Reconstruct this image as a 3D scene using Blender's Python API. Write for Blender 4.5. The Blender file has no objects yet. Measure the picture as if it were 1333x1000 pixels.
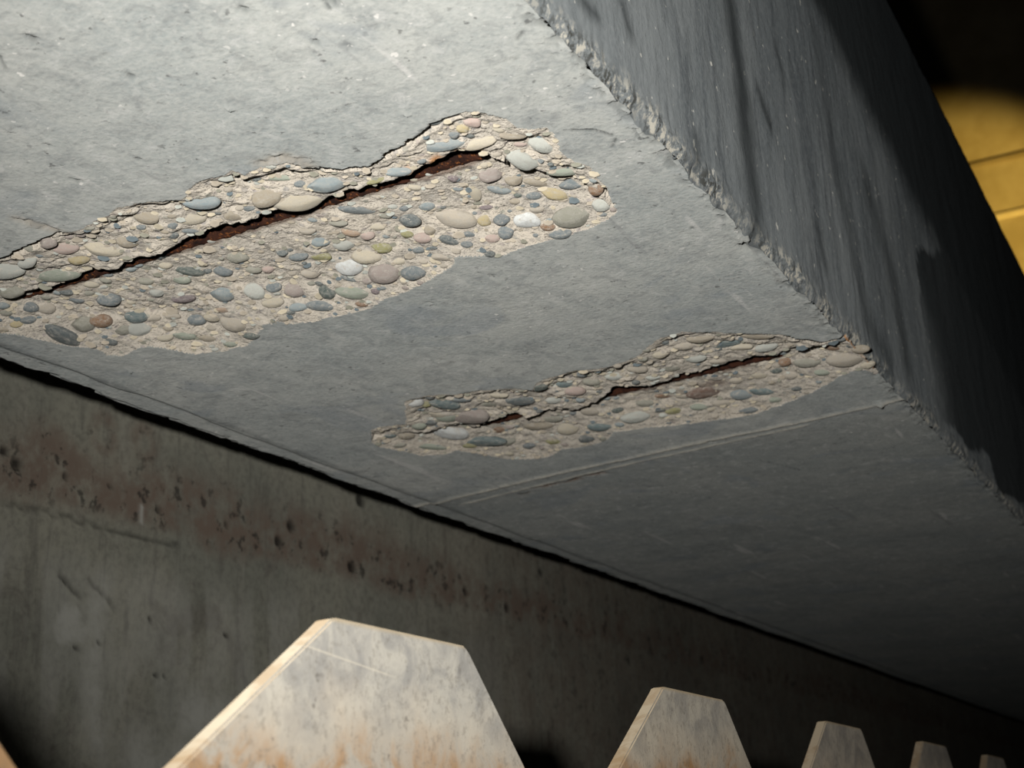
import bpy, bmesh, math, random
import numpy as np
from mathutils import Vector, Matrix

# ------------------------------------------------------------------ camera
# world: Y runs along the beam, X to the right across it, Z up, metres; camera at the origin
F = 1900.0
def _n(v): return v / np.linalg.norm(v)
Lc = _n(np.array([1034., 570., F]))
Tc = np.array([-3935., 803., F]); Tc = _n(Tc - Tc.dot(Lc) * Lc)
AX, AY = -Tc, Lc
AZ = np.cross(AX, AY)
M3 = np.array([AX, AY, AZ])                  # camera (x right, y down, z forward) -> world
H = 0.27                                     # soffit height above the camera
XS, XL = -0.179, -0.594                      # right arris and left arris of the soffit
XW = -0.75                                   # wall behind the beam
XT = -0.25                                   # weir plate
sc = bpy.context.scene
C = sc.collection
cam_d = bpy.data.cameras.new('camera'); cam = bpy.data.objects.new('camera', cam_d); C.objects.link(cam)
cam_d.sensor_fit = 'HORIZONTAL'; cam_d.sensor_width = 36.0
cam_d.lens = 36.0 * F / 1333.0
cam_d.clip_start = 0.01
R = np.column_stack([M3[:, 0], -M3[:, 1], -M3[:, 2]])
cam.matrix_world = Matrix([list(R[i]) + [0.0] for i in range(3)] + [[0, 0, 0, 1]])
cam_d.dof.use_dof = True; cam_d.dof.focus_distance = 0.66; cam_d.dof.aperture_fstop = 22.0
sc.camera = cam

# ------------------------------------------------------------------ light
w = bpy.data.worlds.new('world'); sc.world = w; w.use_nodes = True
w.node_tree.nodes['Background'].inputs[0].default_value = (0.6, 0.7, 0.8, 1)
w.node_tree.nodes['Background'].inputs[1].default_value = 0.0015
def camvec(x, y, z): return M3 @ np.array([x, y, z], float)
fl = bpy.data.lights.new('camera_flash', 'SPOT'); flo = bpy.data.objects.new('camera_flash', fl); C.objects.link(flo)
flo.location = (-0.036, -0.030, 0.048)
aim = camvec(0.03, -0.06, 1.0)
flo.rotation_euler = (Vector(aim) - flo.location).to_track_quat('-Z', 'Y').to_euler()
fl.energy = 25.5; fl.color = (1.0, 0.985, 0.95); fl.shadow_soft_size = 0.008
fl.spot_size = math.radians(69); fl.spot_blend = 1.0
wl = bpy.data.lights.new('warm_lamp', 'SPOT'); wlo = bpy.data.objects.new('warm_lamp', wl); C.objects.link(wlo)
wlo.location = (0.6, 6.2, 1.4)
_t = M3 @ np.array([1325 - 666.5, 345 - 500.0, F]); _t = _t * (9.0 / _t[1])
wlo.rotation_euler = (Vector(_t) - wlo.location).to_track_quat('-Z', 'Y').to_euler()
wl.energy = 600; wl.color = (1.0, 0.71, 0.20); wl.spot_size = math.radians(27); wl.spot_blend = 0.5; wl.shadow_soft_size = 0.05
vs = sc.view_settings
vs.view_transform = 'Standard'; vs.look = 'None'; vs.gamma = 1.0; vs.exposure = 0.0; vs.use_curve_mapping = False

# ------------------------------------------------------------------ helpers
def ray(u, v):
    return M3 @ np.array([u - 666.5, v - 500.0, F]) / F
def on_z(u, v, d=0.0):
    r = ray(u, v); return r * ((H + d) / r[2])
def on_x(u, v, x):
    r = ray(u, v); return r * (x / r[0])
rng = np.random.RandomState(7)
TAB = rng.rand(256, 256)
def vnoise(x, y):
    xi = np.floor(x).astype(int); yi = np.floor(y).astype(int)
    fx = x - xi; fy = y - yi
    fx = fx * fx * (3 - 2 * fx); fy = fy * fy * (3 - 2 * fy)
    a = TAB[xi & 255, yi & 255]; b = TAB[(xi + 1) & 255, yi & 255]
    c = TAB[xi & 255, (yi + 1) & 255]; d = TAB[(xi + 1) & 255, (yi + 1) & 255]
    return (a * (1 - fx) + b * fx) * (1 - fy) + (c * (1 - fx) + d * fx) * fy
def fbm(x, y, o=4):
    s = 0; a = 0.5; t = 0
    for k in range(o):
        s = s + a * vnoise(x + 17.3 * k, y + 9.1 * k); t += a; a *= 0.5; x = x * 2.03; y = y * 2.03
    return s / t
def sstep(a, b, x):
    t = np.clip((x - a) / (b - a), 0, 1); return t * t * (3 - 2 * t)
def seg_dist(px, py, pts):
    best = np.full(np.shape(px), 9.0)
    for (ax, ay), (bx, by) in zip(pts[:-1], pts[1:]):
        dx, dy = bx - ax, by - ay
        t = np.clip(((px - ax) * dx + (py - ay) * dy) / (dx * dx + dy * dy + 1e-12), 0, 1)
        best = np.minimum(best, np.hypot(px - ax - t * dx, py - ay - t * dy))
    return best
def inside(px, py, pts):
    r = np.zeros(np.shape(px), bool); n = len(pts)
    for i in range(n):
        ax, ay = pts[i]; bx, by = pts[(i + 1) % n]
        if ay == by: continue
        c = (ay > py) != (by > py)
        r ^= c & (px < (bx - ax) * (py - ay) / (by - ay) + ax)
    return r
def tag(o, label=None, cat=None, group=None, kind=None):
    if label: o['label'] = label
    if cat: o['category'] = cat
    if group: o['group'] = group
    if kind: o['kind'] = kind
    return o
def link(name, me, mats=(), parent=None, smooth=True):
    o = bpy.data.objects.new(name, me); C.objects.link(o)
    for m in mats: me.materials.append(m)
    if smooth:
        me.polygons.foreach_set('use_smooth', np.ones(len(me.polygons), bool))
    if parent: o.parent = parent
    return o
def mesh_np(name, co, quads, cols=None, mat_idx=None):
    me = bpy.data.meshes.new(name)
    me.vertices.add(len(co)); me.vertices.foreach_set('co', np.ascontiguousarray(co, dtype=np.float32).ravel())
    nq = len(quads)
    me.loops.add(nq * 4); me.loops.foreach_set('vertex_index', np.ascontiguousarray(quads, dtype=np.int32).ravel())
    me.polygons.add(nq)
    me.polygons.foreach_set('loop_start', np.arange(0, nq * 4, 4, dtype=np.int32))
    me.polygons.foreach_set('loop_total', np.full(nq, 4, dtype=np.int32))
    if mat_idx is not None: me.polygons.foreach_set('material_index', mat_idx.astype(np.int32))
    me.update(calc_edges=True); me.validate()
    if cols is not None:
        a = me.color_attributes.new('wear_shade', 'FLOAT_COLOR', 'POINT')
        c4 = np.ones((len(co), 4), np.float32); c4[:, :3] = cols
        a.data.foreach_set('color', c4.ravel())
    return me
def box_mesh(name, x0, x1, y0, y1, z0, z1, bevel=0.0):
    bm = bmesh.new(); bmesh.ops.create_cube(bm, size=1)
    for v in bm.verts:
        v.co = Vector(((x0 + x1) / 2 + v.co.x * (x1 - x0), (y0 + y1) / 2 + v.co.y * (y1 - y0), (z0 + z1) / 2 + v.co.z * (z1 - z0)))
    if bevel: bmesh.ops.bevel(bm, geom=bm.edges[:], offset=bevel, segments=2, affect='EDGES')
    me = bpy.data.meshes.new(name); bm.to_mesh(me); bm.free(); return me

# ------------------------------------------------------------------ materials
class NT:
    def __init__(s, name, rough=0.85, spec=0.2):
        s.m = bpy.data.materials.new(name); s.m.use_nodes = True; s.t = s.m.node_tree
        s.b = s.t.nodes['Principled BSDF']; s.b.inputs['Roughness'].default_value = rough
        s.b.inputs['Specular IOR Level'].default_value = spec
        s.b.inputs['Diffuse Roughness'].default_value = 1.0; s.geo = s.t.nodes.new('ShaderNodeTexCoord')
    def L(s, a, b): s.t.links.new(a, b)
    def map(s, scale=(1, 1, 1), rot=(0, 0, 0)):
        n = s.t.nodes.new('ShaderNodeMapping'); n.inputs['Scale'].default_value = scale; n.inputs['Rotation'].default_value = rot
        s.L(s.geo.outputs['Object'], n.inputs[0]); return n.outputs[0]
    def noise(s, scale, detail=4, rough=0.55, vec=None, dist=0.0):
        n = s.t.nodes.new('ShaderNodeTexNoise'); n.inputs['Scale'].default_value = scale
        n.inputs['Detail'].default_value = detail; n.inputs['Roughness'].default_value = rough; n.inputs['Distortion'].default_value = dist
        s.L(vec if vec else s.geo.outputs['Object'], n.inputs['Vector']); return n.outputs[0]
    def vor(s, scale, vec=None, feat='F1'):
        n = s.t.nodes.new('ShaderNodeTexVoronoi'); n.feature = feat; n.inputs['Scale'].default_value = scale
        s.L(vec if vec else s.geo.outputs['Object'], n.inputs['Vector']); return n
    def rmp(s, fac, a, b, lo=0.0, hi=1.0):
        n = s.t.nodes.new('ShaderNodeMapRange'); n.interpolation_type = 'SMOOTHSTEP'
        s.L(fac, n.inputs[0]); n.inputs[1].default_value = a; n.inputs[2].default_value = b
        n.inputs[3].default_value = lo; n.inputs[4].default_value = hi; return n.outputs[0]
    def math(s, op, a, b=None):
        n = s.t.nodes.new('ShaderNodeMath'); n.operation = op
        for i, x in enumerate((a, b)):
            if x is None: continue
            if isinstance(x, (int, float)): n.inputs[i].default_value = x
            else: s.L(x, n.inputs[i])
        return n.outputs[0]
    def mix(s, fac, a, b, mode='MIX'):
        n = s.t.nodes.new('ShaderNodeMix'); n.data_type = 'RGBA'; n.blend_type = mode
        for sock, x in ((n.inputs[0], fac), (n.inputs[6], a), (n.inputs[7], b)):
            if isinstance(x, (int, float)): sock.default_value = x
            elif isinstance(x, tuple): sock.default_value = (*x[:3], 1)
            else: s.L(x, sock)
        return n.outputs[2]
    def attr(s, name='wear_shade'):
        n = s.t.nodes.new('ShaderNodeAttribute'); n.attribute_name = name
        p = s.t.nodes.new('ShaderNodeSeparateColor'); s.L(n.outputs['Color'], p.inputs[0]); return p.outputs
    def sep(s):
        p = s.t.nodes.new('ShaderNodeSeparateXYZ'); s.L(s.geo.outputs['Object'], p.inputs[0]); return p.outputs
    def bump(s, hgt, dist, strength=1.0, prev=None):
        n = s.t.nodes.new('ShaderNodeBump'); n.inputs['Distance'].default_value = dist; n.inputs['Strength'].default_value = strength
        s.L(hgt, n.inputs['Height'])
        if prev: s.L(prev, n.inputs['Normal'])
        return n.outputs[0]
    def out(s, col, nrm=None):
        s.L(col, s.b.inputs['Base Color'])
        if nrm: s.L(nrm, s.b.inputs['Normal'])
        return s.m

def mat_soffit():
    k = NT('smooth_grey_concrete', 0.9, 0.15)
    big = k.noise(9, 4, 0.6); mid = k.noise(45, 5, 0.6, dist=0.6); fine = k.noise(420, 4, 0.6)
    st = k.noise(60, 5, 0.65, k.map((1.0, 0.25, 1), (0, 0, 0.9)))
    c = k.mix(k.rmp(big, .35, .65), (0.235, 0.25, 0.25), (0.30, 0.305, 0.295))
    c = k.mix(k.rmp(mid, .48, .70, 0, .5), c, (0.155, 0.168, 0.175)); c = k.mix(k.rmp(k.noise(17, 5, .7, None, 1.0), .54, .68, 0, .5), c, (0.14, 0.152, 0.158))
    c = k.mix(k.rmp(st, .55, .75, 0, .35), c, (0.40, 0.39, 0.37))
    c = k.mix(k.rmp(fine, .3, .7, 0, .35), c, (0.42, 0.41, 0.39))
    spk = k.noise(190, 3, 0.6); gate = k.noise(28, 2, 0.5)
    c = k.mix(k.math('MULTIPLY', k.rmp(spk, .62, .69, 0, .8), k.rmp(gate, .42, .58)), c, (0.09, 0.09, 0.09))
    pp = k.sep()   # the soffit turns darker past the seam
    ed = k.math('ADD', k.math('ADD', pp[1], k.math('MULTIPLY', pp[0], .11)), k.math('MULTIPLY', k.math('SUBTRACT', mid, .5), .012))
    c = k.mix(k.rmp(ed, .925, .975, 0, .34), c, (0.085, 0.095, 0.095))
    a = k.attr()
    c = k.mix(k.math('MULTIPLY', a[0], k.rmp(fine, .25, .6, .4, 1)), c, (0.42, 0.39, 0.34))
    c = k.mix(k.math('MULTIPLY', a[1], k.rmp(mid, .3, .6, .5, 1)), c, (0.055, 0.06, 0.06))
    c = k.mix(a[2], c, (0.10, 0.045, 0.018)); c = k.mix(1.0, c, (0.992, 1.0, 0.975), 'MULTIPLY')
    m2 = k.noise(110, 5, .7, None, .8); c = k.mix(k.rmp(m2, .50, .66, 0, .38), c, (0.15, 0.155, 0.155)); c = k.mix(k.rmp(m2, .46, .34, 0, .35), c, (0.42, 0.415, 0.40))
    bb = k.noise(13, 3, .6, None, .8); c = k.mix(k.rmp(bb, .56, .66, 0, .30), c, (0.15, 0.175, 0.20))
    wf = k.noise(260, 2, .5); c = k.mix(k.math('MULTIPLY', k.rmp(wf, .68, .72, 0, .7), k.rmp(big, .4, .6)), c, (0.55, 0.53, 0.5))
    sc_ = k.noise(75, 3, .5, k.map((1, .09, 1), (0, 0, .75))); sc2 = k.noise(70, 3, .5, k.map((1, .08, 1), (0, 0, -.5)))
    c = k.mix(k.rmp(sc_, .66, .72, 0, .35), c, (0.5, 0.48, 0.46)); c = k.mix(k.rmp(sc2, .68, .73, 0, .35), c, (0.13, 0.13, 0.135))
    n = k.bump(fine, 0.0008, 0.8); n = k.bump(st, 0.0010, .35, n); n = k.bump(sc_, 0.0012, .4, n)
    return k.out(c, n)
def mat_side():
    k = NT('stained_shaded_side', 0.85, 0.2)
    v = k.map((1, 1, 0.16))
    s1 = k.noise(38, 5, 0.65, v, 0.4); s2 = k.noise(11, 4, 0.6, k.map((1, 1, 0.35))); f = k.noise(350, 4, 0.65)
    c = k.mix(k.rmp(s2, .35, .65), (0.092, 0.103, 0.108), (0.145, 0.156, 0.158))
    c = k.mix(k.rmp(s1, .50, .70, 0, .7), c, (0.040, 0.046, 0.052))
    c = k.mix(k.rmp(f, .35, .75, 0, .35), c, (0.20, 0.21, 0.21))
    c = k.mix(k.rmp(k.noise(170, 2, .5), .70, .74, 0, .8), c, (0.42, 0.41, 0.37))
    a = k.attr()
    gg = k.noise(210, 4, .7); c = k.mix(k.math('MULTIPLY', a[0], k.rmp(gg, .50, .58)), c, (0.36, 0.34, 0.29)); c = k.mix(k.math('MULTIPLY', a[0], k.rmp(gg, .47, .40)), c, (0.045, 0.045, 0.04))
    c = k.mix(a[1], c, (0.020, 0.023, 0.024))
    c = k.mix(a[2], c, (0.09, 0.05, 0.04))
    n = k.bump(f, 0.0006, .7); n = k.bump(s1, 0.0015, .5, n)
    return k.out(c, n)
def mat_matrix():
    k = NT('broken_cement_matrix', 0.95, 0.1)
    g = k.noise(95, 5, 0.65, None, 0.5); f = k.noise(700, 3, 0.6); b = k.noise(24, 3, 0.5)
    c = k.mix(k.rmp(b, .35, .65), (0.60, 0.54, 0.455), (0.52, 0.475, 0.41))
    c = k.mix(k.rmp(g, .5, .7, 0, .5), c, (0.66, 0.60, 0.52))
    c = k.mix(k.rmp(g, .30, .44, .7, 0), c, (0.27, 0.25, 0.22))
    c = k.mix(k.rmp(f, .48, .68, 0, .45), c, (0.26, 0.24, 0.21))
    v = k.vor(210); c = k.mix(k.rmp(v.outputs['Distance'], .22, .36, .45, 0), c, k.mix(0.95, v.outputs['Color'], (0.24, 0.23, 0.22)))
    a = k.attr()
    c = k.mix(a[2], c, (0.085, 0.035, 0.016))
    c = k.mix(k.math('MULTIPLY', a[1], .9), c, (0.07, 0.06, 0.05))
    c = k.mix(a[0], c, (0.50, 0.21, 0.045))
    n = k.bump(g, 0.0045, .9); n = k.bump(f, 0.0012, .9, n)
    return k.out(c, n)
def mat_pebble():
    k = NT('river_pebble', 0.6, 0.35)
    oi = k.t.nodes.new('ShaderNodeObjectInfo')
    g = k.noise(2.6, 4, 0.6, None, 1.0); f = k.noise(14, 4, 0.7)
    c = k.mix(k.rmp(g, .35, .65, 0, .38), oi.outputs['Color'], (0.42, 0.40, 0.36))
    c = k.mix(k.rmp(f, .5, .75, 0, .30), c, (0.10, 0.10, 0.10))
    off = k.t.nodes.new('ShaderNodeVectorMath'); off.operation = 'ADD'; k.L(k.geo.outputs['Object'], off.inputs[0])
    rv = k.t.nodes.new('ShaderNodeCombineXYZ'); k.L(k.math('MULTIPLY', oi.outputs['Random'], 40.0), rv.inputs[0]); k.L(rv.outputs[0], off.inputs[1])
    c = k.mix(.10, c, (0.36, 0.35, 0.32))
    dust = k.noise(1.9, 6, 0.75, off.outputs[0], .6); d2 = k.noise(9, 4, .7, off.outputs[0])
    c = k.mix(k.rmp(dust, .54, .66, 0, .75), c, (0.50, 0.46, 0.40))
    c = k.mix(k.rmp(d2, .58, .70, 0, .45), c, (0.52, 0.49, 0.44))
    return k.out(c, k.bump(f, 0.03, .4))
def mat_rust(dark=False):
    k = NT('dark_rust' if dark else 'flaky_rust', 0.9, 0.15)
    g = k.noise(120, 5, 0.7); f = k.noise(520, 3, 0.7)
    c = k.mix(k.rmp(g, .35, .62), (0.013, 0.007, 0.006), (0.050, 0.019, 0.011))
    c = k.mix(k.rmp(f, .54, .68, 0, .15 if dark else .75), c, (0.24, 0.085, 0.025))
    return k.out(c, k.bump(g, 0.002, .9))
def mat_wall():
    k = NT('old_brown_wall_concrete', 0.92, 0.12)
    v = k.map((1, 1, 0.22))
    s1 = k.noise(26, 5, 0.6, v, .3); g = k.noise(7, 4, 0.6); f = k.noise(160, 5, 0.65); mid = k.noise(42, 5, .65)
    c = k.mix(k.rmp(g, .35, .65), (0.20, 0.20, 0.165), (0.265, 0.255, 0.205))
    c = k.mix(k.rmp(s1, .5, .75, 0, .45), c, (0.27, 0.255, 0.215))
    dr = k.noise(75, 4, .65, k.map((1, 1, .12)), .2); c = k.mix(k.rmp(dr, .56, .72, 0, .45), c, (0.32, 0.31, 0.26)); c = k.mix(k.rmp(dr, .44, .34, 0, .35), c, (0.10, 0.095, 0.085))
    bl = k.noise(15, 5, .7, None, 1.2); c = k.mix(k.rmp(bl, .54, .68, 0, .45), c, (0.10, 0.085, 0.075))
    c = k.mix(k.rmp(f, .4, .7, 0, .4), c, (0.085, 0.08, 0.07))
    a = k.attr()
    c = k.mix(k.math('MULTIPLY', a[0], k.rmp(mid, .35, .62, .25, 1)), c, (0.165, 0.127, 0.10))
    c = k.mix(k.math('MULTIPLY', a[0], k.rmp(k.noise(75, 4, .65), .56, .64, 0, .75)), c, (0.03, 0.028, 0.025))
    c = k.mix(k.math('MULTIPLY', a[2], k.rmp(mid, .3, .6, .45, 1)), c, (0.38, 0.375, 0.34))
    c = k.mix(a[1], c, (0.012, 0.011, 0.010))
    n = k.bump(f, 0.0015, .6); n = k.bump(mid, 0.004, .5, n)
    return k.out(c, n)
def mat_weir(scratch):
    k = NT('weathered_weir_board' + ('_scratched' if scratch else ''), 0.8, 0.25)
    p = k.sep()
    g = k.noise(55, 5, 0.65, None, .6); f = k.noise(330, 4, 0.7); b = k.noise(22, 4, .6); dn = k.noise(140, 3, .6)
    c = k.mix(k.rmp(g, .35, .65), (0.21, 0.203, 0.190), (0.325, 0.308, 0.272))
    zz = k.math('ADD', p[2], k.math('MULTIPLY', k.math('SUBTRACT', b, .5), .06))
    c = k.mix(k.rmp(zz, .060, .040, 0, .5), c, (0.40, 0.35, 0.28))
    c = k.mix(k.math('MULTIPLY', k.rmp(zz, .046, .028), k.rmp(g, .38, .58)), c, (0.27, 0.165, 0.085))
    c = k.mix(k.rmp(f, .50, .66, 0, .38), c, (0.12, 0.108, 0.09))
    c = k.mix(k.math('MULTIPLY', k.rmp(dn, .63, .70), k.rmp(b, .4, .6, .0, .5)), c, (0.055, 0.047, 0.04))
    c = k.mix(k.rmp(p[2], .0700, .0718, 0, .65), c, (0.30, 0.235, 0.145))
    geo = k.t.nodes.new('ShaderNodeNewGeometry'); sn = k.t.nodes.new('ShaderNodeSeparateXYZ'); k.L(geo.outputs['True Normal'], sn.inputs[0])
    c = k.mix(k.rmp(sn.outputs[0], .9, .5, 0, .75), c, k.mix(k.rmp(g, .4, .6), (0.50, 0.43, 0.32), (0.36, 0.27, 0.17)))
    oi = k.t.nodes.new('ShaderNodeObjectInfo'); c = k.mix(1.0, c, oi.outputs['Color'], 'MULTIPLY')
    if scratch:
        a, d = on_x(396, 840, XT), on_x(520, 884, XT)
        sl = (d[2] - a[2]) / (d[1] - a[1])
        ln = k.math('SUBTRACT', p[2], k.math('ADD', k.math('MULTIPLY', p[1], sl), a[2] - sl * a[1]))
        m = k.math('MULTIPLY', k.rmp(k.math('ABSOLUTE', ln), .0001, .0005, .5, 0), k.rmp(p[1], d[1] - .01, d[1], 1, 0))
        c = k.mix(m, c, (0.42, 0.38, 0.31))
    return k.out(c, k.bump(f, 0.0006, .6))
M_SOF, M_SIDE, M_MAT, M_PEB, M_RUST, M_WALL = mat_soffit(), mat_side(), mat_matrix(), mat_pebble(), mat_rust(), mat_wall()
M_RUST_DARK = mat_rust(True)
def mat_plain(name, a, b, scale):
    k = NT(name, .9, .1); g = k.noise(scale, 5, .6); return k.out(k.mix(k.rmp(g, .35, .65), a, b), k.bump(g, .004, .4))
M_BACK = mat_plain('ochre_plaster', (0.50, 0.40, 0.22), (0.62, 0.52, 0.32), 3)
M_FLOOR = mat_plain('dark_channel_floor', (0.03, 0.03, 0.028), (0.06, 0.057, 0.05), 12)

# ------------------------------------------------------------------ the spalls: outlines read off the soffit
def zl(pts, d=0.0): return [tuple(on_z(u, v, d)[:2]) for u, v in pts]
P1 = dict(
    near=[(-75, 372), (-30, 345), (0, 335), (30, 325), (64, 307), (100, 300), (130, 286), (165, 268), (200, 265), (235, 261), (255, 240), (280, 231), (300, 221),
          (320, 229), (345, 217), (375, 213), (402, 222), (420, 219), (445, 221), (478, 216), (500, 202), (520, 192), (540, 179), (560, 162), (583, 152), (620, 146),
          (655, 154), (672, 166), (690, 171), (712, 167), (722, 180), (732, 205), (745, 212), (770, 219), (782, 238), (795, 254), (802, 275)],
    far=[(802, 275), (790, 287), (760, 300), (735, 308), (700, 318), (672, 325), (655, 334), (625, 332), (594, 335), (589, 347), (570, 358), (545, 371), (510, 386), (478, 401), (430, 413),
         (395, 420), (379, 422), (360, 418), (342, 424), (330, 440), (318, 450), (290, 457), (250, 461), (225, 456), (200, 451), (180, 452), (160, 464), (140, 463), (136, 457), (120, 453), (90, 451), (60, 445), (30, 437), (0, 434), (-40, 425), (-75, 372)],
    edge=[(-60, 385), (0, 376), (27, 380), (75, 371), (114, 356), (150, 347), (186, 334), (222, 322), (264, 304), (300, 294), (330, 280), (360, 271), (388, 270), (411, 264), (431, 256), (480, 241),
          (526, 226), (573, 207), (604, 195), (622, 197), (640, 190), (662, 212), (680, 223), (700, 224), (721, 230), (745, 228), (768, 223), (786, 235), (798, 262)],
    bar=((30, 380), (645, 190)), slots=[(48, 640)], crack=[(-60, 66), (398, 580)], rd=.0042, fd=.0095, bd=.0125, slot_d=.024, ramp=.30)
P2 = dict(
    near=[(484, 560), (500, 556), (529, 553), (529, 522), (557, 516), (588, 514), (627, 509), (667, 506), (693, 509), (699, 498), (719, 491), (748, 483), (780, 481), (803, 475), (827, 466), (845, 452),
          (859, 442), (887, 433), (922, 433), (956, 434), (1007, 435), (1032, 440), (1070, 446), (1095, 440), (1109, 426), (1120, 428)],
    far=[(1120, 428), (1128, 445), (1142, 462), (1156, 478), (1145, 488), (1125, 481), (1111, 483), (1095, 489), (1076, 502), (1057, 511), (1020, 526), (982, 539), (930, 547), (875, 554), (830, 558), (799, 562), (790, 572), (772, 579), (732, 585),
         (712, 595), (693, 598), (659, 598), (627, 592), (596, 587), (575, 592), (549, 594), (528, 588), (496, 583), (484, 576), (484, 560)],
    edge=[(486, 566), (530, 560), (575, 556), (593, 550), (603, 555), (617, 556), (633, 548), (669, 537), (685, 541), (714, 533), (732, 536), (759, 529), (780, 518), (799, 503), (843, 501), (884, 491), (915, 483), (956, 471), (1007, 462),
          (1038, 452), (1064, 449), (1095, 442), (1120, 440)],
    bar=((628, 548), (1018, 456)), slots=[(636, 676), (790, 1012)], crack=[(1030, 1100)], rd=.0040, fd=.0085, bd=.0115, slot_d=.024, ramp=.22)
for P in (P1, P2):
    P['A'] = zl(P['near']); P['B'] = zl(P['far']); P['poly'] = P['A'] + P['B'][1:-1]
    e = sorted(zl(P['edge'], P['rd'])); P['ex'] = np.array([q[0] for q in e]); P['ey'] = np.array([q[1] for q in e])
    b0 = on_z(*P['bar'][0], P['bd']); b1 = on_z(*P['bar'][1], P['bd']); P['b0'], P['b1'] = b0, b1
    def bx(u, P=P):
        (u0, v0), (u1, v1) = P['bar']; v = v0 + (v1 - v0) * (u - u0) / (u1 - u0); return on_z(u, v, P['bd'])[0]
    P['sl'] = [(bx(a), bx(b)) for a, b in P['slots']]
    def cx(u, P=P):
        us = [q[0] for q in P['near']]; vv = [q[1] for q in P['near']]; return on_z(u, np.interp(u, us, vv))[0]
    P['cr'] = [(cx(a), cx(b)) for a, b in P['crack']]
PITS = [(41, 52, .0028, .003), (171, 101, .003, .002), (297, 140, .0028, -.0016), (975, 322, .005, .005), (320, 16, .003, .002), (62, 190, .002, .002), (180, 208, .002, .0015), (12, 168, .0025, -.001), (412, 56, .002, .0015),
        (455, 62, .003, .0015), (100, 237, .003, .0015), (530, 148, .002, -.001), (706, 60, .002, .001), (1145, 525, .004, -.003), (436, 5, .003, .002), (890, 305, .003, .001), (815, 395, .003, .001),
        (925, 575, .004, .0015), (1030, 600, .004, .001), (560, 395, .003, .001), (640, 360, .003, .001), (575, 470, .003, .001), (300, 477, .002, .001), (170, 483, .0012, -.002)]
PITS = [(*on_z(u, v)[:2], r, d) for u, v, r, d in PITS]
SEAM = zl([(545, 662), (600, 646), (700, 622), (820, 596), (950, 567), (1060, 545), (1145, 527), (1180, 518)])
SEAM2 = zl([(600, 657), (700, 632), (820, 604), (950, 575), (1050, 553)])
RUSTLINE = zl([(680, 643), (700, 636), (735, 628), (762, 622), (785, 617)])
HAIR = [zl(q) for q in ([(735, 171), (775, 171), (797, 178)], [(803, 180), (798, 193)], [(673, 52), (681, 42)], [(420, 0), (430, 14)], [(452, 66), (470, 60)], [(120, 78), (150, 66)], [(0, 75), (8, 92)], [(560, 205), (556, 216)], [(655, 78), (672, 76)], [(892, 302), (905, 296)], [(990, 600), (1040, 612)], [(870, 640), (930, 650)])]
ROUGH = zl([(345, 213), (370, 205), (392, 212), (402, 220)])
ROUGH2 = zl([(22, 285), (45, 293), (75, 302)])

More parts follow.
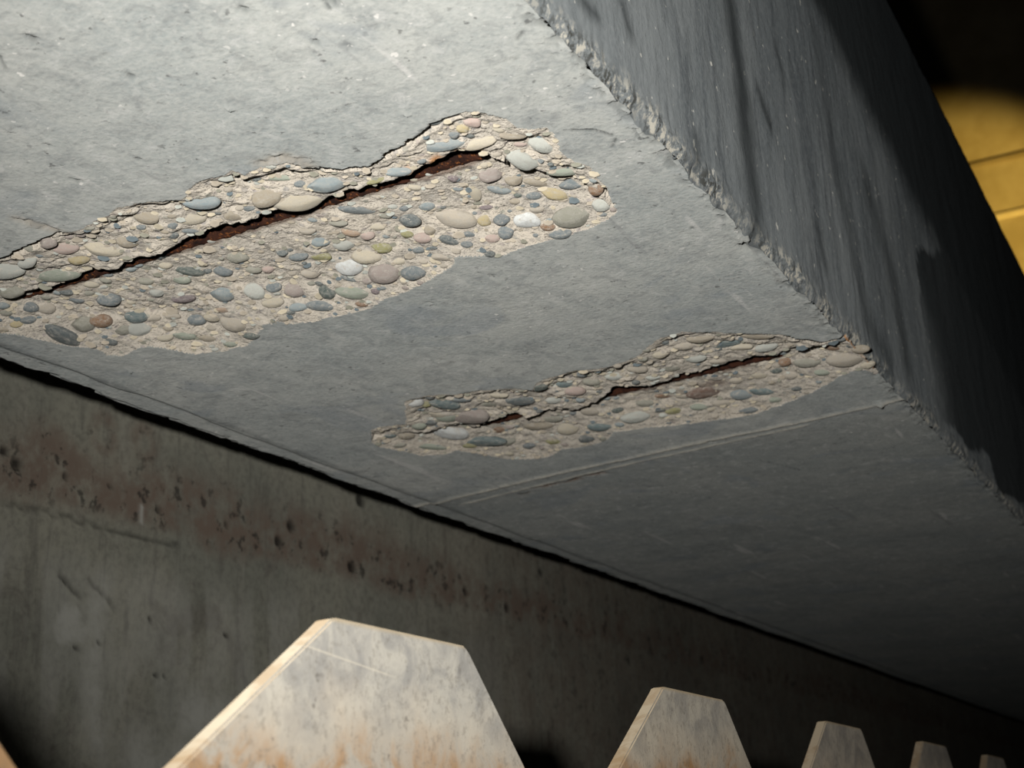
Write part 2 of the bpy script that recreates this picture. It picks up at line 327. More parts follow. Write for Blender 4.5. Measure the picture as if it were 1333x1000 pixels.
def depth(X, Y):
    """depth of the surface into the beam (m, positive = up), spall id, wear colours"""
    shp = X.shape; X = X.ravel(); Y = Y.ravel()
    N = len(X)
    W = np.zeros((N, 3)); pid = np.zeros(N, int)
    D = (fbm(X / .07, Y / .07, 3) - .5) * .0012 + (fbm(X / .004, Y / .006, 3) - .5) * .00022
    for px, py, r, d in PITS:
        q = np.hypot(X - px, (Y - py) * .6) / (r * .62 * (.6 + .9 * vnoise(X / .0016, Y / .0022)))
        D += d * np.exp(-q * q * 1.6) * (.6 + .8 * vnoise(X / .0015, Y / .0015))
        if d > .0012: W[:, 1] = np.maximum(W[:, 1], .75 * np.exp(-q ** 2 * 2))
    dl = X - XL                                               # worn strip along the left arris
    D += .0022 * (1 - sstep(.022, .030, dl + .010 * (fbm(Y / .06, X / .06) - .5)))
    D += .003 * (1 - sstep(.0, .006, dl - .006 * fbm(Y / .012, X / .1)))
    W[:, 1] = np.maximum(W[:, 1], .45 * np.exp(-((dl - .030 - .008 * (fbm(Y / .06, X / .06) - .5)) / .003) ** 2))
    for ln, hh, wd in ((SEAM, .0011, .003), (SEAM2, .0006, .002)):
        s = seg_dist(X, Y, ln); g = np.exp(-(s / wd) ** 2) * (.45 + .9 * fbm(X / .012, Y / .004, 3))
        D -= hh * g; W[:, 0] = np.maximum(W[:, 0], 1.0 * g)
    s = seg_dist(X, Y, RUSTLINE); g = np.exp(-(s / .003) ** 2) * sstep(.25, .5, fbm(X / .012, Y / .004, 2))
    D += .0015 * g; W[:, 2] = np.maximum(W[:, 2], 1.0 * g)
    for ln in HAIR:
        s = seg_dist(X, Y, ln); g = np.exp(-(s / .0007) ** 2) * sstep(.3, .6, fbm(X / .004, Y / .004, 2)); D += .0008 * g; W[:, 1] = np.maximum(W[:, 1], .85 * g)
    for ln, wd in ((ROUGH, .0045), (ROUGH2, .003)):
        s = seg_dist(X, Y, ln); g = np.exp(-(s / wd) ** 2)
        D += g * (.0005 + .003 * (fbm(X / .003, Y / .003, 3) - .4)); W[:, 2] = np.maximum(W[:, 2], .25 * g); W[:, 0] = np.maximum(W[:, 0], .6 * g)
    de = XS - X                                               # grit along the right arris
    g = sstep(.010, .0, de + .008 * (fbm(X / .004, Y / .008, 3) - .5)) * sstep(.45, .62, fbm(X / .003, Y / .006, 3))
    D += .0011 * g; W[:, 1] = np.maximum(W[:, 1], .55 * g)
    for k, P in enumerate((P1, P2), 1):
        ys = [q[1] for q in P['poly']]
        m = (Y > min(ys) - .01) & (Y < max(ys) + .01)
        if not m.any(): continue
        x, y = X[m], Y[m]
        wx = x + .0028 * (fbm(x / .006 + 3, y / .006, 3) - .5); wy = y + .0045 * (fbm(x / .006, y / .006 + 7, 3) - .5)
        ins = inside(wx, wy, P['poly'])
        dA = seg_dist(wx, wy, P['A']); dB = seg_dist(wx, wy, P['B'])
        ye = np.interp(x, P['ex'], P['ey']) + .004 * (fbm(x / .007, x * 0 + k, 3) - .5)
        t = (x - P['b0'][0]) / (P['b1'][0] - P['b0'][0]); yb = P['b0'][1] + t * (P['b1'][1] - P['b0'][1])
        # ribbon of broken concrete hanging between the rim and the bar: terraced flakes
        tn = fbm(x / .018, y / .016 + 5, 3) * 5.0; fl_ = np.floor(tn); fr = tn - fl_
        ter = (fl_ + sstep(.80, 1.0, fr)) / 5.0
        rib = P['rd'] + .0055 * (ter - .52) + .0030 * (fbm(x / .007, y / .011, 3) - .5)
        rib = np.maximum(rib, .0004)
        rim = sstep(.0, .013, dA + .006 * (fbm(x / .006, y / .006, 2) - .5)); rib = rib * (.10 + .90 * rim)
        for a, b in P['cr']:
            g = sstep(a - .004, a + .002, x) * (1 - sstep(b - .002, b + .006, x))
            g = g * (1 - sstep(.0038, .0052, dA + .0016 * (vnoise(x / .006, x * 0) - .5)))
            rib = rib + g * .014
        tn = fbm(x / .016 + 4, y / .030, 3) * 4.0; fl_ = np.floor(tn); fr = tn - fl_
        ter = (fl_ + sstep(.75, 1.0, fr)) / 4.0
        fld = P['fd'] + .0020 * (ter - .5) + .0026 * (fbm(x / .0045, y / .009, 4) - .5) + .0020 * (fbm(x / .02, y / .03, 2) - .5)
        fld = np.minimum(fld, .0003 + P['ramp'] * dB * (.7 + .6 * fbm(x / .006, y / .009, 2)))
        s_e = sstep(-.0006, .0012, y - ye)
        base = rib * (1 - s_e) + fld * s_e
        sl = np.zeros(len(x))
        for a, b in P['sl']:
            sl = np.maximum(sl, sstep(a - .001, a + .008, x) * (1 - sstep(b - .004, b + .002, x)))
        slot = sl * s_e * (1 - sstep(-.0005, .0015, y - yb - .0008 * (vnoise(x / .003, x * 0 + 3) - .5)))
        base = base * (1 - slot) + P['slot_d'] * slot
        bw = sl * np.exp(-np.clip((y - yb - .0025), 0, 1) ** 2 / .002 ** 2) * s_e
        D[m] = np.where(ins, np.maximum(base, .0002), D[m])
        pm = pid[m]; pm[ins] = k; pid[m] = pm
        rust = np.clip(bw * (.55 + .6 * fbm(x / .008, y / .008)) * .75 + slot * .7, 0, 1)
        wm = W[m]; wm[ins] = 0
        wm[:, 2] = np.where(ins, rust, wm[:, 2])
        if k == 1:   # orange crust under the ribbon at the bar's right end
            c0 = zl([(540, 214), (575, 201), (608, 190)], .005); g = np.exp(-(seg_dist(x, y, c0) / .0042) ** 2) * sstep(.3, .6, fbm(x / .004, y / .006, 2))
            wm[:, 0] = np.where(ins, g * .8, wm[:, 0])
        else:
            c0 = zl([(900, 506), (935, 500)], .008); g = np.exp(-(seg_dist(x, y, c0) / .007) ** 2) * sstep(.35, .6, fbm(x / .008, y / .008))
            wm[:, 2] = np.where(ins, np.maximum(wm[:, 2], g * .55), wm[:, 2])
            c0 = zl([(628, 552), (650, 548)], .006); g = np.exp(-(seg_dist(x, y, c0) / .003) ** 2)
            wm[:, 0] = np.where(ins, g * .9, wm[:, 0])
        W[m] = wm
    return D.reshape(shp), pid.reshape(shp), W.reshape(shp + (3,))

# ------------------------------------------------------------------ the setting
def grid_quads(nu, nv, off=0):
    i = np.arange(nu - 1)[:, None]; j = np.arange(nv - 1)[None, :]
    a = i * nv + j
    return np.stack([a, a + 1, a + nv + 1, a + nv], -1).reshape(-1, 4) + off
# wall behind the beam
wy_ = np.concatenate([np.linspace(-.6, .6, 20), np.arange(.603, 1.9, .003), np.arange(1.9, 9.01, .08)]); wz_ = np.concatenate([np.linspace(-.8, .0, 12), np.arange(.003, .42, .003), np.linspace(.45, 1.1, 6)])
Yg, Zg = np.meshgrid(wy_, wz_, indexing='ij')
Wc = np.zeros(Yg.shape + (3,))
nz = fbm(Yg / .05, Zg / .05); nz2 = fbm(Yg / .012, Zg / .012, 3)
Wc[..., 0] = np.clip(sstep(.245, .262, Zg + .02 * (nz - .5)) * (1 - sstep(.278, .325, Zg + .05 * (nz - .5))), 0, 1)
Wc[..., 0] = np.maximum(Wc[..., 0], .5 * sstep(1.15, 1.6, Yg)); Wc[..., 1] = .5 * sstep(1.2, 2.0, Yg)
Wc[..., 2] = .35 * sstep(.24, .20, Zg) * sstep(.42, .62, fbm(Yg / .02, Zg / .09)) * (1 - sstep(1.2, 1.6, Yg))
def wspot(u, v, r, ch, amt, asp=1.0):
    p = on_x(u, v, XW); q = np.hypot(Yg - p[1], (Zg - p[2]) * asp) / (r * (.7 + .6 * nz2)); Wc[..., ch] = np.maximum(Wc[..., ch], amt * sstep(1.2, .6, q))
for u, v, r in [(5, 588, .007), (22, 604, .008), (380, 685, .009), (364, 705, .010), (458, 737, .010), (607, 770, .008), (660, 791, .009), (470, 652, .012), (85, 620, .005), (143, 634, .004), (205, 664, .005), (295, 683, .004), (705, 745, .010),
                (120, 752, .003), (86, 757, .004), (295, 828, .004), (204, 879, .004), (214, 882, .0025), (155, 941, .003), (100, 842, .004), (130, 838, .004), (196, 806, .004), (820, 860, .01)]:
    wspot(u, v, r * .62, 1, .85)
wspot(88, 812, .012, 2, .8, .7); wspot(95, 800, .009, 2, .8, 1.2); wspot(80, 822, .009, 2, .7, .8); wspot(104, 822, .008, 2, .7, .8)
for u, v in [(135, 565), (188, 577)]:
    p = on_x(u, v, XW); q = np.hypot(Yg - p[1], Zg - p[2]); Wc[..., 0] = np.maximum(Wc[..., 0], .7 * np.exp(-((q - .012) / .006) ** 2))
def wline(pts, wd, ch, amt):
    ps = [tuple(on_x(u, v, XW)[1:]) for u, v in pts]; s = seg_dist(Yg + .006 * (nz2 - .5), Zg + .006 * (nz2 - .5), ps); Wc[..., ch] = np.maximum(Wc[..., ch], amt * np.exp(-(s / wd) ** 2))
wline([(0, 655), (80, 672), (160, 695), (230, 710)], .0015, 1, .55)
wline([(78, 748), (105, 775)], .0018, 1, .7); wline([(115, 755), (150, 795)], .0016, 1, .5); wline([(184, 660), (184, 678)], .002, 2, 1)
wline([(130, 770), (120, 850), (128, 960)], .016, 2, .7); wline([(250, 930), (330, 960), (400, 930), (330, 1000), (180, 990)], .025, 2, .8)
Xg = XW + .004 * (fbm(Yg / .2, Zg / .2) - .5) - .004 * Wc[..., 1]
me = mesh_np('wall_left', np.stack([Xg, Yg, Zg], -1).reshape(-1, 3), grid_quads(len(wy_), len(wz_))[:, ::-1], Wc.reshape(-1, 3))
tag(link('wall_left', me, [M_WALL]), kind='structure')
tag(link('wall_back', box_mesh('wall_back', -2.6, 2.4, 9.0, 9.2, -.8, 6.2), [M_BACK], smooth=False), kind='structure')
for k_, zz in enumerate((3.72, 4.10), 1):
    bmz = box_mesh('trim_%d' % k_, -1.9, .9, 8.97, 9.0, zz - .018, zz + .018, .005)
    o = link('trim_%d' % k_, bmz, [mat_plain('pale_batten_%d' % k_, *(((.80, .66, .40), (.86, .74, .48), 5) if k_ == 1 else ((.40, .31, .16), (.46, .36, .2), 5)))], smooth=False); tag(o, kind='structure'); 
tag(link('floor', box_mesh('floor', -.75, 2.4, -.6, 9.0, -.85, -.8), [M_FLOOR], smooth=False), kind='structure')
tag(link('trim_3', box_mesh('trim_3', -.40, XT - .0065, -.6, 9.0, -.8, -.06, .004), [M_WALL], smooth=False), kind='structure')

# ------------------------------------------------------------------ the beam
beam = bpy.data.objects.new('concrete_girder', None); C.objects.link(beam); beam.location = ((XS + XL) / 2, 0, H)
tag(beam, 'long grey concrete beam overhead with broken pebbly patches and rusty bars', 'beam')
bpy.context.view_layer.update()
def to_beam(o):
    o.parent = beam; o.matrix_parent_inverse = beam.matrix_world.inverted(); return o
ZT = .662
ys = np.concatenate([np.linspace(-.5, .26, 10), np.arange(.27, .42, .0012), np.arange(.42, .575, .0008), np.arange(.575, .73, .0016), np.arange(.73, .885, .0009), np.arange(.885, .99, .0018), np.arange(.99, 1.7, .005), np.arange(1.7, 9.0, .1), [9.0]])
xs = np.linspace(XL, XS, 463)
zs = np.concatenate([H + np.array([.0, .001, .002, .003, .0045, .006, .008, .010, .0125, .015, .018, .021]), np.arange(H + .025, .60, .004), np.linspace(.602, ZT, 14)])
Xb, Yb = np.meshgrid(xs, ys, indexing='ij')
D, PID, WS = depth(Xb, Yb)
# irregular chipped arris
def chip(y):
    c = .0010 + .0022 * np.clip(fbm(y / .007, y * 0 + 2, 4) - .35, 0, 1) + .0022 * sstep(.60, .75, fbm(y / .03, y * 0 + 9, 3))
    c = c + .0045 * np.exp(-((y - on_z(975, 322)[1]) / .006) ** 2)
    return c
def chipl(y): return .008 * (fbm(y / .05, y * 0 + 31, 4) - .45) + .003 * sstep(.6, .75, fbm(y / .01, y * 0 + 40, 2))
ch = chip(ys)
a = sstep(XS - .012, XS, Xb); Xb2 = Xb - a * ch[None, :]
al = 1 - sstep(XL, XL + .03, Xb); Xb2 = Xb2 + al * chipl(ys)[None, :] * (al ** 1)
S = np.stack([Xb2, Yb, H + D], -1)
# side face
Zs, Ys = np.meshgrid(zs, ys, indexing='ij')
dz = Zs - H
Zs2 = Zs + (1 - sstep(0, .02, dz)) * ch[None, :] * .9
rel = (fbm(Ys / .05, Zs / .05, 3) - .5) * .0015 + (fbm(Ys / .006, Zs / .006, 3) - .5) * .0008
grit = (1 - sstep(.004, .022, dz)) * (fbm(Ys / .005, Zs / .004, 2) - .55) * .0014
Xs_ = XS + rel + grit - .0025 * (1 - sstep(.0, .006, dz))
ztop = .50 - .14 * (Ys - .8)                                    # lower edge of the painted shade; the face leans back slightly above it
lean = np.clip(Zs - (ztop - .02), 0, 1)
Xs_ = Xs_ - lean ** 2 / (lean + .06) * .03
WD = np.zeros(Ys.shape + (3,))
nA = fbm(Ys / .02, Zs / .12, 4); nB = fbm(Ys / .015, Zs / .015, 4)
gr = (1 - sstep(.003, .015, dz + .012 * (nB - .5)))
WD[..., 0] = gr * (.35 + .65 * sstep(.35, .6, fbm(Ys / .02, Zs / .02, 2)))
WD[..., 1] = np.maximum(WD[..., 1], .97 * sstep(-.03, .02, Zs - ztop + .02 * (nB - .5)))  # soft-edged shadow across the upper face, painted into the colour
def sline(pts, wd, ch_, amt):
    ps = [tuple(on_x(u, v, XS)[1:]) for u, v in pts]; s = seg_dist(Ys + .010 * (nB - .5), Zs, ps)
    WD[..., ch_] = np.maximum(WD[..., ch_], amt * np.exp(-(s / wd) ** 2) * (.6 + .6 * nA))
sline([(948, 0), (962, 90), (972, 180), (985, 290)], .0125, 1, .85)
sline([(988, 120), (1003, 165)], .005, 1, .8); sline([(810, 5), (818, 40)], .004, 1, .7); sline([(755, 0), (775, 20)], .004, 1, .7)
sline([(1060, 40), (1090, 230), (1130, 420), (1160, 470)], .012, 1, .5); sline([(1130, 250), (1160, 350), (1180, 470)], .016, 1, .6); sline([(905, 180), (908, 215)], .005, 1, .6)
sline([(1010, 60), (1020, 110)], .004, 1, .6); sline([(1065, 300), (1075, 345)], .006, 1, .6)
# black growth low on the face, with a scalloped lower edge
ps = [tuple(on_x(u, v, XS)[1:]) for u, v in [(1195, 330), (1200, 400), (1212, 470), (1222, 545), (1245, 560), (1262, 588), (1285, 590), (1300, 640), (1333, 655), (1420, 780), (1500, 760), (1450, 300)]]
dL = seg_dist(Ys, Zs, [tuple(on_x(u, v, XS)[1:]) for u, v in [(1120, 200), (1165, 330), (1190, 420), (1205, 480), (1215, 535)]])
q = inside(Ys + .03 * (nB - .5), Zs + .006 * (vnoise(Ys / .02, Zs / .05) - .5), ps)
WD[..., 1] = np.maximum(WD[..., 1], np.where(q, .9 * sstep(-.01, .10, dL + .03 * (nB - .5)), 0))
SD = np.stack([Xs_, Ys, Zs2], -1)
nx, ny, nzs = len(xs), len(ys), len(zs)
# left face and top close the body
lf = np.stack([np.full(ny, XL) + chipl(ys) - .0, ys, np.full(ny, ZT)], -1)
rows = [lf[None]] + [S] + [SD] + [lf[None]]
G = np.concatenate(rows, 0); nr = G.shape[0]
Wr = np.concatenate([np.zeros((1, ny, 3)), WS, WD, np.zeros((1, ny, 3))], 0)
PR = np.concatenate([np.zeros((1, ny), int), PID, np.zeros((nzs + 1, ny), int)], 0)
Q = grid_quads(nr, ny)
ri = Q[:, 0] // ny
pf = PR.reshape(-1)[Q]                                         # patch id at a face's corners
fid = np.where((pf > 0).sum(1) >= 2, pf.max(1), 0)
co = G.reshape(-1, 3); wc = Wr.reshape(-1, 3)
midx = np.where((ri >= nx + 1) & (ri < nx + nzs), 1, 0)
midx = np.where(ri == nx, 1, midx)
def sub(mask):
    qs = Q[mask]; u, inv = np.unique(qs.ravel(), return_inverse=True); return co[u] - np.array(beam.location), inv.reshape(-1, 4), wc[u]
c_, q_, w_ = sub(fid == 0)
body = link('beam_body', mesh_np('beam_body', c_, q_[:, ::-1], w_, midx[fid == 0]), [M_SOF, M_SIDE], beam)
patches = []
for k in (1, 2):
    c_, q_, w_ = sub(fid == k)
    o = link('spalled_patch', mesh_np('spalled_patch', c_, q_[:, ::-1], w_), [M_MAT], beam)
    o['label'] = ['large broken hollow full of pebbles, nearer the camera', 'narrow broken hollow of pebbles running out to the beam edge'][k - 1]
    patches.append(o)
# the exposed bars
for P, lab in ((P1, 'long rusty steel bar in the larger hollow'), (P2, 'short dark rusty steel bar in the narrow hollow')):
    a, b = Vector(P['b0']), Vector(P['b1']); r = .0036; n = 150; m = 14
    d = (b - a).normalized(); s1 = d.orthogonal().normalized(); s2 = d.cross(s1)
    i = np.linspace(0, 1, n)[:, None] * np.ones((1, m)); th = np.linspace(0, 2 * np.pi, m, endpoint=False)[None, :] * np.ones((n, 1))
    ln = (b - a).length
    rr = r * (1 + .22 * (fbm(i * ln / .007, th * 1.2, 3) - .5)) + .0004 * (np.sin(i * ln / .0012 + th) > .6)
    base = np.array(a)[None, None] + i[..., None] * np.array(b - a) + rr[..., None] * (np.cos(th)[..., None] * np.array(s1) + np.sin(th)[..., None] * np.array(s2))
    co_ = base.reshape(-1, 3) - np.array(beam.location)
    qd = []
    for ii in range(n - 1):
        for j in range(m): qd.append((ii * m + j, ii * m + (j + 1) % m, (ii + 1) * m + (j + 1) % m, (ii + 1) * m + j))
    o = link('rebar', mesh_np('rebar', co_, np.array(qd)), [M_RUST if P is P1 else M_RUST_DARK], beam); o['label'] = lab

# ------------------------------------------------------------------ pebbles
def lin(c): return [((v / 255) / 12.92 if v <= 10 else ((v / 255 + .055) / 1.055) ** 2.4) for v in c]
variants = []
for s in range(9):
    bm = bmesh.new(); bmesh.ops.create_icosphere(bm, subdivisions=3, radius=1)
    r_ = random.Random(s)
    dirs = [Vector((r_.gauss(0, 1), r_.gauss(0, 1), r_.gauss(0, 1))).normalized() for _ in range(5)]
    cut = [r_.uniform(.66, .92) for _ in dirs]; e = r_.uniform(.7, 1.0)
    for v in bm.verts:
        p = v.co.copy()
        for d_, c2 in zip(dirs, cut):
            t = p.dot(d_)
            if t > c2: p -= d_ * (t - c2) * .75
        p.x *= 1 + .12 * math.sin(2 * p.y + s)
        v.co = p
    me = bpy.data.meshes.new('pebble'); bm.to_mesh(me); bm.free(); me.materials.append(M_PEB)
    me.polygons.foreach_set('use_smooth', np.ones(len(me.polygons), bool)); variants.append(me)
def surf_hit(u, v):
    r = ray(u, v); zz_ = H + np.linspace(.0001, .03, 120); X_ = r[0] / r[2] * zz_; Y_ = r[1] / r[2] * zz_
    d_, p_, _ = depth(X_, Y_)
    k_ = np.nonzero(zz_ - H >= d_)[0]
    if len(k_) == 0: return None
    k_ = k_[0]; return np.array([X_[k_], Y_[k_], zz_[k_]]), p_[k_], d_[k_]
random.seed(5)
COL = dict(ru=(122, 96, 82), cr=(196, 186, 165), pl=(186, 188, 180), wh=(214, 216, 214), tn=(168, 156, 136), tg=(150, 148, 134), bg=(140, 152, 155), sl=(112, 122, 126), ds=(86, 96, 98), dg=(74, 88, 84), pk=(188, 166, 156), tp=(160, 147, 140),
           yl=(186, 170, 128), ol=(146, 142, 92), br=(138, 104, 74), pu=(118, 102, 106), te=(98, 118, 120), gg=(150, 158, 142), or_=(168, 142, 118), be=(182, 172, 156))
L1 = """261 262 50 24 2 bg|192 283 30 19 0 tn|252 284 35 18 5 cr|345 258 38 24 18 tn|303 280 20 18 0 tn|249 299 22 10 0 sl|63 317 22 13 15 tp|84 323 32 18 12 pk|102 337 26 14 8 yl|6 353 46 22 12 pl|36 342 30 13 22 pl|130 321 48 24 -8 cr
168 313 30 20 10 tn|75 357 52 20 8 gg|246 352 34 14 -5 dg|270 352 10 9 0 ds|290 352 22 16 0 sl|291 381 34 26 0 bg|236 364 24 11 0 gg|239 389 30 12 0 pu|141 388 22 26 60 sl|132 418 24 18 -10 br|108 422 30 22 0 tg|177 412 30 16 12 te|255 416 24 15 0 sl
81 436 56 20 -28 ds|144 445 18 9 -25 ds|327 437 20 12 8 dg|183 428 30 17 10 pl|309 335 30 17 -15 tg|367 328 10 14 -60 ds|356 374 18 15 -20 sl|333 379 28 22 20 pl|277 413 24 12 10 cr|291 403 16 9 0 or_|306 421 34 20 -15 be|355 394 24 14 0 cr|240 437 26 11 -10 gg
39 400 18 13 0 sl|18 379 30 18 10 tg|22 422 14 9 0 yl|36 416 18 11 0 sl|465 273 42 12 -8 sl|534 287 26 19 0 ds|556 268 18 13 0 bg|594 284 46 26 -8 be|632 287 18 17 0 yl|497 322 24 19 0 ol|418 334 22 13 0 ol|455 347 36 25 -10 wh|457 363 26 8 -5 sl
476 334 38 20 10 cr|501 355 42 32 0 tp|539 355 34 24 -12 sl|427 380 21 20 0 dg|417 398 34 15 0 sl|460 381 38 17 0 gg|489 379 12 10 0 pu|471 396 14 8 0 br|418 313 24 19 0 bg|447 318 26 16 -10 pl|457 302 26 13 -10 or_|478 306 16 13 0 pk|530 305 14 10 0 ol
551 310 22 15 0 pk|586 313 30 13 -14 ds|566 322 12 7 0 ds|389 334 22 13 10 sl|384 376 26 22 0 tp|388 400 24 11 10 bg|489 295 20 9 0 cr|379 407 10 7 0 ds|633 270 16 7 8 pu|574 157 27 11 5 ds|615 159 20 16 -20 pk|603 168 18 11 -20 yl|592 175 16 13 0 sl|611 176 12 7 -20 ds
570 187 60 22 10 bg|626 187 46 16 20 cr|669 177 34 11 -8 tn|676 187 18 9 -10 pk|707 188 38 22 -22 pl|680 209 58 24 -30 pl|717 212 9 11 0 ds|704 208 6 13 -70 sl|739 222 56 15 4 gg|748 239 38 15 8 sl|776 247 18 18 0 br|640 227 28 23 0 tp|669 234 24 15 10 tn|698 237 32 11 -12 tn
649 247 34 12 -14 bg|721 253 32 18 -8 yl|674 253 10 10 40 dg|695 255 18 11 0 sl|589 232 14 11 20 pu|596 246 12 7 0 sl|748 282 58 31 6 tg|784 266 24 20 -30 pl|653 285 16 21 80 sl|659 303 20 19 0 sl|687 287 30 23 0 wh|713 296 17 11 0 br|730 305 28 13 14 sl|617 250 38 14 -45 cr
388 262 54 28 0 cr|425 239 54 25 6 bg|390 239 15 11 0 sl|366 231 42 9 -4 gg|518 224 36 13 8 bg|494 234 30 8 12 ol|560 300 16 12 0 tn|575 335 22 12 0 be|520 340 16 10 0 cr|350 350 18 12 0 pk|405 355 22 14 0 be|330 350 18 12 0 tg|60 402 22 14 0 be|205 380 20 12 0 pl|160 430 20 12 0 tg|440 290 22 12 0 tg
400 300 20 12 0 be|640 310 22 12 10 pk|610 305 16 10 0 sl|700 272 20 12 0 be|545 325 16 10 0 sl|500 280 18 10 0 tg|470 252 16 9 0 pl|540 243 18 10 0 cr|560 225 14 9 0 pl|670 262 14 9 0 tn|215 345 16 10 0 cr|190 365 20 12 0 tg|118 370 18 10 0 cr|100 390 16 10 0 sl|225 412 16 10 0 be|215 440 18 10 0 cr|270 440 20 10 0 tn|300 448 16 9 0 gg"""
L2 = """541 524 20 13 15 wh|554 525 10 13 70 ol|580 526 38 13 -6 te|614 542 40 26 12 tp|583 543 26 13 0 gg|570 539 20 9 0 cr|585 562 46 21 -8 wh|627 575 54 17 5 te|677 522 34 12 -5 ds|704 504 18 11 20 dg|748 509 26 13 0 pk|701 554 36 12 4 tn|740 558 28 15 -12 cr|764 571 22 10 15 ds
782 556 36 12 0 te|530 567 20 12 0 tn|559 581 40 9 0 gg|507 567 20 8 -15 te|648 559 22 9 0 br|599 520 24 9 5 sl|912 441 30 13 5 tn|945 446 33 15 5 te|985 437 36 9 3 tn|964 452 26 12 10 cr|997 452 26 12 12 pl|906 465 28 13 5 pl|890 450 26 13 0 be|863 515 18 8 0 br|879 535 22 10 0 ol
804 534 16 9 0 dg|990 509 30 11 4 te|966 514 28 13 0 bg|919 509 44 20 0 ru|1038 506 14 7 0 ds|975 534 22 8 8 sl|827 543 34 17 0 pl|1101 468 40 20 5 be|1051 472 34 15 0 tg|1023 471 16 11 -30 br|1010 483 14 8 0 dg|991 487 26 13 0 cr|720 520 22 11 0 pl|735 500 18 9 0 te|770 497 22 11 0 tg
800 490 22 10 0 pl|830 480 24 11 0 be|860 462 22 10 0 cr|875 478 22 10 0 tg|850 492 20 8 0 pl|935 470 22 9 0 be|770 535 26 11 0 be|840 525 22 10 0 tg|910 530 22 10 0 gg|940 525 22 10 0 be|960 495 22 10 0 be|1070 485 20 9 0 gg|1120 455 20 12 0 tn|1085 452 20 8 0 br|1130 475 20 10 -40 cr
660 575 20 10 0 tg|690 580 20 10 0 sl|720 575 18 9 0 ol|545 555 18 9 0 gg|610 580 18 8 0 ol|520 580 18 7 0 tg|560 550 16 8 0 ds|640 525 24 9 5 tg|650 515 22 7 0 cr|720 545 20 9 0 tg|890 515 18 9 0 be|1010 520 18 8 0 gg|1030 490 18 9 0 be"""
def put(u, v, wpx, hpx, ang, col, dark=1.0):
    h_ = surf_hit(u, v)
    if h_ is None or h_[1] == 0: return None
    p, k_, d_ = h_
    dist = np.linalg.norm(p); e = math.asin(p[2] / dist); mpp = dist / F * 1.02
    a = wpx / 2 * mpp; hv = hpx / 2 * mpp
    c = hv * .82; b = hv * math.sqrt(max(.05, 1 - .82 ** 2 * math.cos(e) ** 2)) / math.sin(e) * .85
    b = min(b, a * 1.5)
    o = bpy.data.objects.new('pebble', random.choice(variants)); C.objects.link(o)
    # long axis: the image direction at this angle laid onto the soffit plane
    q1 = on_z(u + 10 * math.cos(math.radians(ang)), v - 10 * math.sin(math.radians(ang)) , p[2] - H); dx = Vector((q1[0] - p[0], q1[1] - p[1], 0))
    if abs(ang) > 30 and abs(ang) < 90:
        dx = Vector((dx.x, dx.y * .5, 0))
    dx.normalize()
    # tilt the long axis a little out of the plane so that foreshortened pebbles keep their slant
    zax = Vector((0, 0, 1)); yax = zax.cross(dx)
    rot = Matrix((dx, yax, zax)).transposed().to_4x4()
    tilt = Matrix.Rotation(random.uniform(-.15, .15), 4, 'X') @ Matrix.Rotation(random.uniform(-.12, .12), 4, 'Y')
    loc = Vector(p) + Vector((0, 0, c * .06))
    mw = Matrix.Translation(loc) @ rot @ tilt @ Matrix.Rotation(random.choice((0, math.pi)), 4, 'Z') @ Matrix.Diagonal((a * 1.06, b, c, 1))
    par = patches[k_ - 1]
    o.parent = par; o.matrix_parent_inverse = Matrix.Identity(4); o.matrix_basis = Matrix.Translation(-Vector(beam.location)) @ mw
    l_ = lin(COL[col]); j = random.uniform(.9, 1.1) * dark
    o.color = (min(l_[0] * j, .8), min(l_[1] * j, .8), min(l_[2] * j, .8), 1)
    return o
occ = []
for txt in (L1, L2):
    for it in txt.replace('\n', '|').split('|'):
        t = it.split()
        if len(t) < 6: continue
        u, v, a, b, g = map(float, t[:5]); put(u, v, a * 1.06, b * 1.06, g, t[5], 1.0 if v < 300 + .35 * u else .9); occ.append((u, v, max(a, b) / 2))
def fill(P, n, lo, hi):
    us = [q[0] for q in P['near'] + P['far']]; vv = [q[1] for q in P['near'] + P['far']]; pl = P['near'] + P['far'][1:-1]; got = 0
    for _ in range(6000):
        if got >= n: break
        u = random.uniform(max(-30, min(us)), max(us)); v = random.uniform(min(vv), max(vv)); s = random.uniform(lo, hi)
        if not bool(inside(np.array([u]), np.array([v]), pl)[0]): continue
        if any(math.hypot(u - a, (v - b) * 1.6) < r + s * .55 for a, b, r in occ): continue
        if put(u, v, s * 1.25, s * .8, random.uniform(-15, 15), random.choice(['be', 'tg', 'sl', 'cr', 'pl', 'tp', 'ds', 'bg', 'tn', 'be']), .95): got += 1; occ.append((u, v, s / 2))
fill(P1, 110, 6, 13); fill(P2, 70, 5, 11)

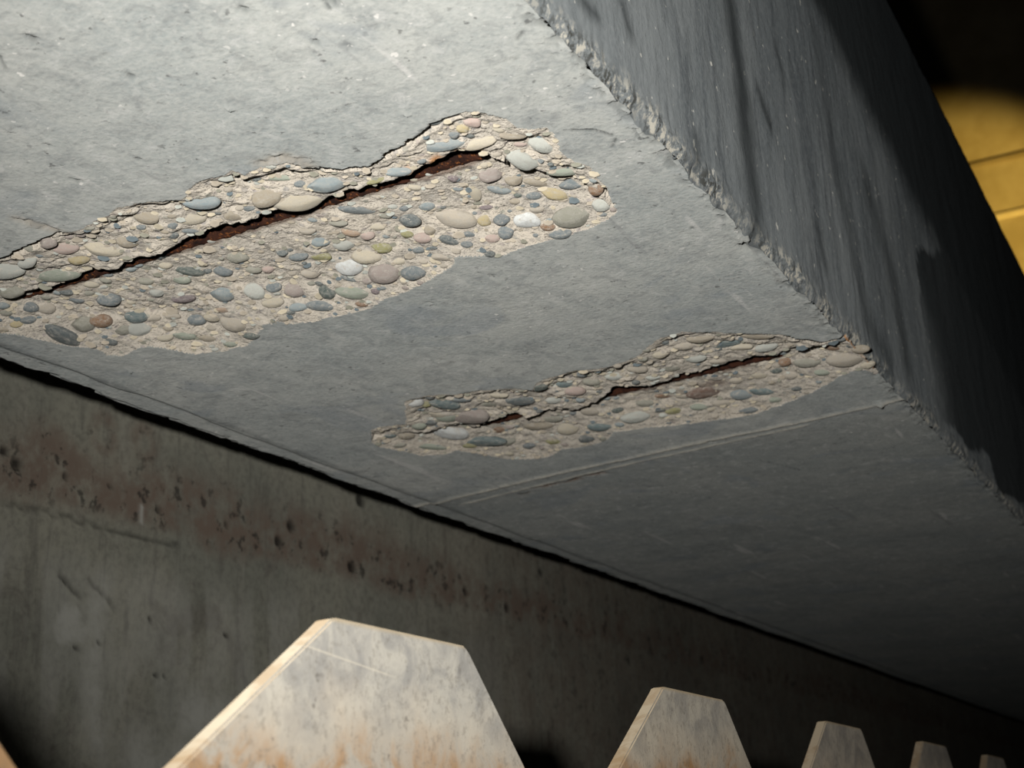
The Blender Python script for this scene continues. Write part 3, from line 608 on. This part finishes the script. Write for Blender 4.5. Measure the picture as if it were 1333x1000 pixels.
# small stones and crumbs of the broken surface, too many to count
ico = bmesh.new(); bmesh.ops.create_icosphere(ico, subdivisions=1, radius=1); IV = np.array([v.co for v in ico.verts]); IF = np.array([[v.index for v in f.verts] for f in ico.faces]); ico.free()
for k, (P, n_) in enumerate(((P1, 1000), (P2, 650)), 1):
    px = np.array([q[0] for q in P['poly']]); py = np.array([q[1] for q in P['poly']]); rs = np.random.RandomState(k)
    x = rs.uniform(px.min(), px.max(), n_ * 4); y = rs.uniform(py.min(), py.max(), n_ * 4); ok = inside(x, y, P['poly']); x, y = x[ok][:n_], y[ok][:n_]
    t = (x - P['b0'][0]) / (P['b1'][0] - P['b0'][0]); yb = P['b0'][1] + t * (P['b1'][1] - P['b0'][1])
    d_, p_, _ = depth(x, y); ok = (p_ == k) & (d_ < .014) & (x < XS - .006) & ~((np.abs(y - yb) < .006) & (t > 0) & (t < 1)); x, y, d_ = x[ok], y[ok], d_[ok]; n = len(x)
    sz = rs.uniform(.0007, .0017, n) * np.where(rs.rand(n) < .15, 1.5, 1)
    cc = np.array([lin(COL[q]) for q in rs.choice(['be', 'cr', 'be', 'cr', 'cr', 'be', 'sl', 'pl', 'tg'], n)]) * rs.uniform(.75, 1.1, (n, 1))
    V = IV[None] * (sz[:, None, None] * np.stack([rs.uniform(.9, 1.7, n), rs.uniform(.9, 1.8, n), rs.uniform(.5, .9, n)], -1)[:, None]) * rs.uniform(.85, 1.15, (n, len(IV), 1))
    V = V + np.stack([x, y, H + d_], -1)[:, None] - np.array(beam.location)
    me = bpy.data.meshes.new('grit'); Fc = (IF[None] + (np.arange(n) * len(IV))[:, None, None]).reshape(-1, 3)
    me.from_pydata(V.reshape(-1, 3).tolist(), [], Fc.tolist())
    a_ = me.color_attributes.new('wear_shade', 'FLOAT_COLOR', 'POINT'); a_.data.foreach_set('color', np.concatenate([np.repeat(cc, len(IV), 0), np.ones((n * len(IV), 1))], 1).astype(np.float32).ravel())
    mg = bpy.data.materials.get('grit_stone')
    if not mg:
        kk = NT('grit_stone', .85, .2); at = kk.t.nodes.new('ShaderNodeAttribute'); at.attribute_name = 'wear_shade'; mg = kk.out(at.outputs['Color'])
    o = link('grit', me, [mg], patches[k - 1]); o['kind'] = 'stuff'; o['label'] = 'small stones and crumbs in the broken surface'

# ------------------------------------------------------------------ the notched weir plate
TY0 = on_x(430, 800, XT)[1]; PITCH = .2675; TOPW = .084; TH = .0058; ZTOP = .0722
MW, MWS = mat_weir(False), mat_weir(True)
plate = bpy.data.objects.new('notched_weir_plate', None); C.objects.link(plate)
tag(plate, 'pale weathered board with a row of flat-topped teeth under the beam', 'weir plate')
NB = ZTOP - (PITCH - TOPW) / 2.5
for k in range(-3, 32):
    y0 = TY0 + k * PITCH + (.012 if k == -1 else 0)
    dn = ZTOP - NB; j = random.Random(k * 7 + 1)
    pr = [(y0 - 1.47 * dn, NB), (y0 + TOPW + 1.03 * dn, NB), (y0 + TOPW + .002, ZTOP - .0022), (y0 + TOPW - .001, ZTOP - .0004), (y0 + .004, ZTOP), (y0 + .0008, ZTOP - .0008), (y0 - .002, ZTOP - .0028)]
    bm = bmesh.new()
    f0 = [bm.verts.new((XT, y, z)) for y, z in pr]; f1 = [bm.verts.new((XT - TH, y, z)) for y, z in pr]
    A = bm.faces.new(f0); B = bm.faces.new(f1[::-1])
    for i in range(len(pr)): bm.faces.new((f0[i], f1[i], f1[(i + 1) % len(pr)], f0[(i + 1) % len(pr)]))
    bmesh.ops.recalc_face_normals(bm, faces=bm.faces[:])
    bmesh.ops.bevel(bm, geom=[e for e in A.edges], offset=.0007, segments=2, affect='EDGES')
    me = bpy.data.meshes.new('tooth'); bm.to_mesh(me); bm.free()
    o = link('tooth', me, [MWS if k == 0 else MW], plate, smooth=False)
    o.color = (1, .99, .97, 1) if k <= 0 else (.84, .80, .74, 1) if k == 1 else (.78, .73, .67, 1)      # the farther teeth are darker and browner
    if k == 0: o['label'] = 'large pale tooth with a thin scratch across its face'
link('lower_board', box_mesh('lower_board', XT - TH, XT, TY0 - 4 * PITCH, 9.0, -.16, NB), [MW], plate, smooth=False)
